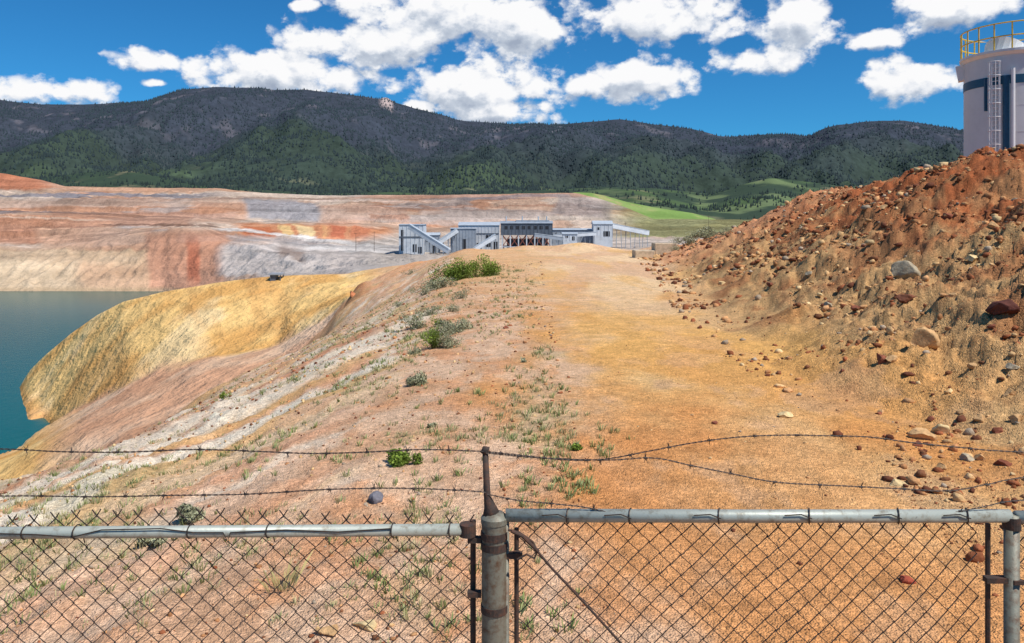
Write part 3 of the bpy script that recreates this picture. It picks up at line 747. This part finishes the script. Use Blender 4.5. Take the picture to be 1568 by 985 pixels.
def barbed(parent,pts,sp=.14,ph=0.):
    W3=[np.array((fx(u),FY-.01,fz(v))) for u,v in catmull(pts)]
    L_=[0]
    for a,b1 in zip(W3[:-1],W3[1:]): L_.append(L_[-1]+np.linalg.norm(b1-a))
    L_=np.array(L_);A=np.array(W3);tot=L_[-1]
    f=lambda s:np.array([np.interp(s,L_,A[:,q]) for q in range(3)])
    mb=MB();ss=np.arange(0,tot,.007)
    for q in (0,math.pi):
        mb.tube([f(s)+np.array((0,math.cos(s*150+q)*.0016,math.sin(s*150+q)*.0016)) for s in ss],.0013,4,False)
    s=.05+ph
    while s<tot:
        p=f(s);r=random.Random(int(s*1000))
        for k in range(4):
            a=r.uniform(0,6.28);d=np.array((r.uniform(-.5,.5),math.cos(a)*.7,math.sin(a)));d/=np.linalg.norm(d)
            mb.tube([p,p+d*.017],[.0015,.0007],4)
        mb.tube([p-np.array((.006,0,0)),p+np.array((.006,0,0))],.0036,6)
        s+=sp*r.uniform(.9,1.1)
    mb.out('barbed_wire',M_wire,parent)
barbed(e,[(-700,700),(-300,680),(0,686),(90,690),(190,691),(300,687),(400,690),(480,693),(560,691),(650,687),(742,690)])
barbed(e,[(-700,750),(-300,765),(0,758),(150,759),(260,757),(380,755),(500,748),(600,746),(680,748),(745,752)],ph=.04)
barbed(g,[(744,690),(800,696),(870,703),(930,701),(1000,688),(1065,676),(1130,668),(1200,665),(1262,666),(1330,668),(1390,676),(1470,684),(1568,691),(1900,700),(2300,690)])
barbed(g,[(744,692),(830,700),(930,703),(1000,700),(1060,712),(1120,724),(1190,737),(1300,743),(1380,747),(1450,750),(1510,740),(1568,729),(1800,700),(2300,710)],ph=.06)
barbed(g,[(746,755),(790,764),(850,770),(900,776),(960,790),(1000,800)],ph=.02)
barbed(g,[(1370,792),(1440,786),(1500,775),(1568,764),(1800,755)],ph=.02)

# ------------------------------------------------------------------ vegetation
def leafblob(cx,cy,cz,rx,ry,rz,n,ls,c1,c2,lobes=6,seed=0,name='shrub',stem=True):
    r=np.random.default_rng(seed)
    lc=r.normal(size=(lobes,3))*.45;lc[:,2]=np.abs(lc[:,2])*.8+.1;lr=r.uniform(.35,.65,lobes)
    li=r.integers(0,lobes,n)
    d=r.normal(size=(n,3));d/=np.linalg.norm(d,axis=1)[:,None];d*=(r.random((n,1))**.45)
    p=lc[li]+d*lr[li][:,None]
    p[:,2]=np.clip(p[:,2],-.02,None)
    p=p*np.array([rx,ry,rz])*.95
    a=r.normal(size=(n,3));a/=np.linalg.norm(a,axis=1)[:,None]
    b_=np.cross(a,r.normal(size=(n,3)));b_/=np.linalg.norm(b_,axis=1)[:,None]
    s=ls*r.uniform(.6,1.4,(n,1))
    c=np.array([cx,cy,cz])+p
    V=np.stack([c-a*s,c+b_*s*.45,c+a*s,c-b_*s*.45],1)
    Fa=np.arange(n*4).reshape(-1,4)
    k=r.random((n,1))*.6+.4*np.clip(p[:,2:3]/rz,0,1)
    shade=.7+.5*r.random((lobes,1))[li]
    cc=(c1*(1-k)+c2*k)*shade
    V=V.reshape(-1,3);cc=np.repeat(cc[:,None,:],4,1).reshape(-1,3)
    F2=[tuple(f) for f in Fa]
    mb=MB()
    for i in range(7):
        q=lc[i%lobes]*np.array([rx,ry,rz])
        mb.tube([(cx+.1*q[0],cy+.1*q[1],cz-.03),(cx+.5*q[0],cy+.5*q[1],cz+.5*abs(q[2])),(cx+q[0],cy+q[1],cz+abs(q[2]))],[.03*rz,.02*rz,.008*rz],5)
    o=len(V);V=np.vstack([V,np.array(mb.V)]);F2+= [tuple(i+o for i in f) for f in mb.F]
    cc=np.vstack([cc,np.broadcast_to(C(90,70,52),(len(mb.V),3))])
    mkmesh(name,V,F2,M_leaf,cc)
G1=C(72,92,32);G2=C(138,158,66);S1=C(122,124,94);S2=C(172,172,140)
def bush(name,u,v,w,h,kind,seed,n=1500):
    x,y,z=ground_at(u,v);rx=w/F*y/2;rz=h/F*y*.75
    c1,c2=(G1,G2) if kind=='g' else (S1,S2)
    leafblob(x,y,z,rx,rx*.8,rz,n,max(.02,rx*.055),c1,c2,lobes=9,seed=seed,name=name)
for i,(nm,u,v,w,h,k,n_) in enumerate([
 ('green_shrub',706,428,58,50,'g',3200),('green_shrub',752,422,54,36,'g',2600),('green_shrub',688,424,40,34,'g',1200),('green_shrub',728,424,40,30,'g',1200),('sagebrush',672,442,48,24,'s',1600),('sagebrush',705,458,32,18,'s',1000),
 ('sagebrush',640,502,48,30,'s',1600),('sagebrush',700,507,60,28,'s',1800),('green_shrub',664,534,46,38,'g',1900),('sagebrush',690,532,46,36,'s',1700),('sagebrush',643,590,36,26,'s',1500),('sagebrush',660,482,36,24,'s',1000),('sagebrush',690,478,26,16,'s',700),('sagebrush',650,452,32,18,'s',900),('sagebrush',674,516,36,26,'s',1200),('green_shrub',672,500,24,18,'g',700),('sagebrush',636,542,22,12,'s',600),
 ('green_shrub',611,712,46,28,'g',2400),('sagebrush',288,800,52,32,'s',2000),('sagebrush',232,832,46,28,'s',1700),('green_shrub',408,552,16,16,'g',500),('green_shrub',344,610,16,12,'g',500),('sagebrush',580,414,34,12,'s',900),('sagebrush',610,470,18,10,'s',500),('sagebrush',628,420,26,10,'s',600),
 ('sagebrush',1050,376,38,20,'s',1400),('sagebrush',1080,368,42,20,'s',1400),('sagebrush',1110,360,30,16,'s',900),('sagebrush',1035,384,24,14,'s',700),('sagebrush',1025,372,26,14,'s',600),('green_shrub',885,690,18,10,'g',500),('sagebrush',660,655,14,8,'s',400),('sagebrush',800,555,14,8,'s',400)]):
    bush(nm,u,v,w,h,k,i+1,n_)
V=[];Fa=[];cc=[]
def tuft(x,y,z,h,nb,spread,c,wmax=.006):
    for k in range(nb):
        a=random.uniform(0,6.28);d=random.uniform(0,spread);bx=x+math.cos(a)*d*.5;by=y+math.sin(a)*d*.5
        hh=h*random.uniform(.5,1.1);w=min(h*.05+.0015,wmax);lean=random.uniform(.1,.8)*hh
        tx=bx+math.cos(a)*lean;ty=by+math.sin(a)*lean;o=len(V)
        pa=a+1.57;V.extend([(bx-w*math.cos(pa),by-w*math.sin(pa),z-.01),(bx+w*math.cos(pa),by+w*math.sin(pa),z-.01),((bx+tx)/2+w*math.cos(pa),(by+ty)/2+w*math.sin(pa),z+hh*.65),(tx,ty,z+hh)])
        Fa.append((o,o+1,o+2,o+3));s=random.uniform(.7,1.25);cc.extend([c*s*.7,c*s*.7,c*s,c*s*1.1])
n=8500
py=np.exp(rng.uniform(math.log(5),math.log(60),n));px=rng.uniform(0,1,n)**.7*(.7+.01*py-edge(py)*.9)+edge(py)*.9
dens=fbm(px*.45+80,py*.3,4)
keep=rng.random(n)<np.clip((dens+.10)*1.5,0.03,1)
px,py=px[keep],py[keep];pz=nearz(px,py)
for x,y,z in zip(px,py,pz):
    tuft(x,y,z,random.uniform(.03,.075)*(1+y/35),random.randint(6,14),random.uniform(.05,.18),random.choice([C(140,144,92),C(156,160,112),C(124,134,84),C(178,168,126)]))
for u,v,k in [(850,690,30),(870,745,28),(800,755,12),(895,665,10),(640,745,12),(815,960,14),(560,880,10),(40,930,12),(700,610,10),(520,700,12),(440,670,10),(850,625,8),(600,545,16),(640,515,24),(720,490,24),(420,700,10),(700,700,10)]:
    x0,y0,z0=ground_at(u,v)
    for i in range(k):
        x=x0+random.gauss(0,.22*y0/9);y=y0+random.gauss(0,.35*y0/9);z=float(nearz(x,y))
        tuft(x,y,z,random.uniform(.04,.08)*(1+y/30),12,.1,random.choice([C(134,148,90),C(150,158,106)]))
x0,y0,z0=ground_at(432,905)
tuft(x0,y0,z0,.26,34,.22,C(190,178,124),.0022)
mkmesh('grass_tufts',V,Fa,M_leaf,np.array(cc))

# ------------------------------------------------------------------ world sky with clouds
SUN=Vector((.56,-.42,1.02)).normalized()
elev=math.asin(SUN.z);azs=math.atan2(SUN.x,SUN.y)
w=bpy.data.worlds.new('World');scene.world=w;w.use_nodes=True
nt=w.node_tree;N=nt.nodes;L=nt.links
bg=N['Background']
sky=N.new('ShaderNodeTexSky');sky.sky_type='NISHITA';sky.sun_disc=False;sky.sun_elevation=elev;sky.sun_rotation=azs;sky.altitude=1700;sky.air_density=1.0;sky.dust_density=.3;sky.ozone_density=2.5
def mth(op,*a,clamp=False,T=None):
    n=(T or nt).nodes.new('ShaderNodeMath');n.operation=op;n.use_clamp=clamp
    for i,x in enumerate(a):
        if isinstance(x,(int,float)): n.inputs[i].default_value=x
        else:(T or nt).links.new(x,n.inputs[i])
    return n.outputs[0]
ng=bpy.data.node_groups.new('cloud_field','ShaderNodeTree')
ng.interface.new_socket('Vec',in_out='INPUT',socket_type='NodeSocketVector')
ng.interface.new_socket('D',in_out='OUTPUT',socket_type='NodeSocketFloat')
gi=ng.nodes.new('NodeGroupInput');go=ng.nodes.new('NodeGroupOutput')
ell=[(232,91,54,17),(85,142,86,22),(468,8,24,10),(690,24,175,56),(570,66,130,36),(800,44,64,42),(425,114,135,34),(735,138,145,44),(775,168,92,26),(640,164,40,16),
 (985,118,82,34),(900,130,48,18),(1015,26,122,38),(1228,36,64,36),(1155,92,84,20),(1450,12,92,38),(1385,124,76,30),(1330,60,54,15),(235,127,24,7),
 (1950,60,160,60),(2300,140,200,50),(-220,90,150,40),(-600,30,250,70)]
acc=None
for (u,v,ru,rv) in ell:
    a=math.atan((u-CX)/F);el=math.atan((HZ-v)/F*math.cos(a))
    ra=ru*1.1/F*math.cos(a)**2;re=rv*1.1/F*math.cos(a)
    vm=ng.nodes.new('ShaderNodeVectorMath');vm.operation='MULTIPLY_ADD';vm.inputs[1].default_value=(1/ra,1/re,0);vm.inputs[2].default_value=(-a/ra,-el/re,0)
    ng.links.new(gi.outputs[0],vm.inputs[0])
    ln=ng.nodes.new('ShaderNodeVectorMath');ln.operation='LENGTH';ng.links.new(vm.outputs[0],ln.inputs[0])
    f=ln.outputs['Value']
    acc=f if acc is None else mth('MINIMUM',acc,f,T=ng)
acc=mth('MINIMUM',acc,2.0,T=ng)
nz=ng.nodes.new('ShaderNodeTexNoise');nz.noise_dimensions='2D';nz.inputs['Scale'].default_value=15;nz.inputs['Detail'].default_value=9;nz.inputs['Roughness'].default_value=.60
mpn=ng.nodes.new('ShaderNodeMapping');mpn.inputs['Scale'].default_value=(1,1.4,1);mpn.inputs['Location'].default_value=(3.3,1.7,0);ng.links.new(gi.outputs[0],mpn.inputs[0]);ng.links.new(mpn.outputs[0],nz.inputs['Vector'])
vo=ng.nodes.new('ShaderNodeTexVoronoi');vo.voronoi_dimensions='2D';vo.feature='F1';vo.inputs['Scale'].default_value=46
dis=ng.nodes.new('ShaderNodeVectorMath');dis.operation='MULTIPLY_ADD';dis.inputs[1].default_value=(.05,.05,0);ng.links.new(nz.outputs['Color'],dis.inputs[0]);ng.links.new(mpn.outputs[0],dis.inputs[2])
ng.links.new(dis.outputs[0],vo.inputs['Vector'])
nn=mth('MULTIPLY_ADD',nz.outputs['Fac'],2.2,-1.08,T=ng)
vv=mth('MULTIPLY_ADD',vo.outputs['Distance'],-.35,.14,T=ng)
d=mth('ADD',mth('SUBTRACT',1.0,acc,T=ng),mth('ADD',nn,vv,T=ng),T=ng)
ng.links.new(d,go.inputs[0])
tc=N.new('ShaderNodeTexCoord');sep=N.new('ShaderNodeSeparateXYZ');L.new(tc.outputs['Generated'],sep.inputs[0])
az=mth('ARCTAN2',sep.outputs[0],sep.outputs[1]);elv=mth('ARCSINE',sep.outputs[2])
cb=N.new('ShaderNodeCombineXYZ');L.new(az,cb.inputs[0]);L.new(elv,cb.inputs[1])
def field(off):
    g_=N.new('ShaderNodeGroup');g_.node_tree=ng
    if off==(0,0): L.new(cb.outputs[0],g_.inputs[0])
    else:
        vm=N.new('ShaderNodeVectorMath');vm.operation='ADD';vm.inputs[1].default_value=(*off,0);L.new(cb.outputs[0],vm.inputs[0]);L.new(vm.outputs[0],g_.inputs[0])
    return g_.outputs[0]
d0=field((0,0));d1=field((.005,.015))
al=N.new('ShaderNodeMapRange');al.interpolation_type='SMOOTHSTEP';al.inputs[1].default_value=-.06;al.inputs[2].default_value=.42
L.new(d0,al.inputs[0])
sh=mth('SUBTRACT',mth('MULTIPLY_ADD',mth('SUBTRACT',d0,d1),1.05,.82),mth('MULTIPLY',mth('MAXIMUM',mth('SUBTRACT',d0,.45),0.0),.25),clamp=True)
cr=N.new('ShaderNodeValToRGB');els=cr.color_ramp.elements
els[0].position=.0;els[0].color=(.40,.47,.60,1);els[1].position=1;els[1].color=(1.10,1.10,1.11,1)
x_=els.new(.5);x_.color=(.62,.69,.80,1);x2=els.new(.78);x2.color=(.93,.96,1.02,1)
L.new(sh,cr.inputs[0])
tint=N.new('ShaderNodeVectorMath');tint.operation='MULTIPLY';tint.inputs[1].default_value=(.022,.084,.124);L.new(sky.outputs[0],tint.inputs[0])
mx=N.new('ShaderNodeMix');mx.data_type='RGBA';L.new(al.outputs[0],mx.inputs[0]);L.new(tint.outputs[0],mx.inputs[6]);L.new(cr.outputs[0],mx.inputs[7])
dv=N.new('ShaderNodeVectorMath');dv.operation='SCALE';dv.inputs['Scale'].default_value=10.0;L.new(mx.outputs[2],dv.inputs[0])
L.new(dv.outputs[0],bg.inputs['Color']);bg.inputs['Strength'].default_value=.088

s=bpy.data.lights.new('sun','SUN');s.energy=4.9;s.angle=math.radians(.53);s.color=(1,.955,.89)
so=bpy.data.objects.new('sun',s);scene.collection.objects.link(so);so.rotation_euler=(-SUN).to_track_quat('-Z','Y').to_euler()

cam=bpy.data.cameras.new('camera');co=bpy.data.objects.new('camera',cam);scene.collection.objects.link(co)
co.location=(0,0,0);co.rotation_euler=(math.radians(90),0,0)
cam.sensor_width=36;cam.lens=36*F/1568;cam.shift_y=-(984.5/2-HZ)/1568;cam.clip_end=20000;cam.clip_start=.05
scene.camera=co
scene.view_settings.view_transform='Standard';scene.view_settings.look='None';scene.view_settings.exposure=0
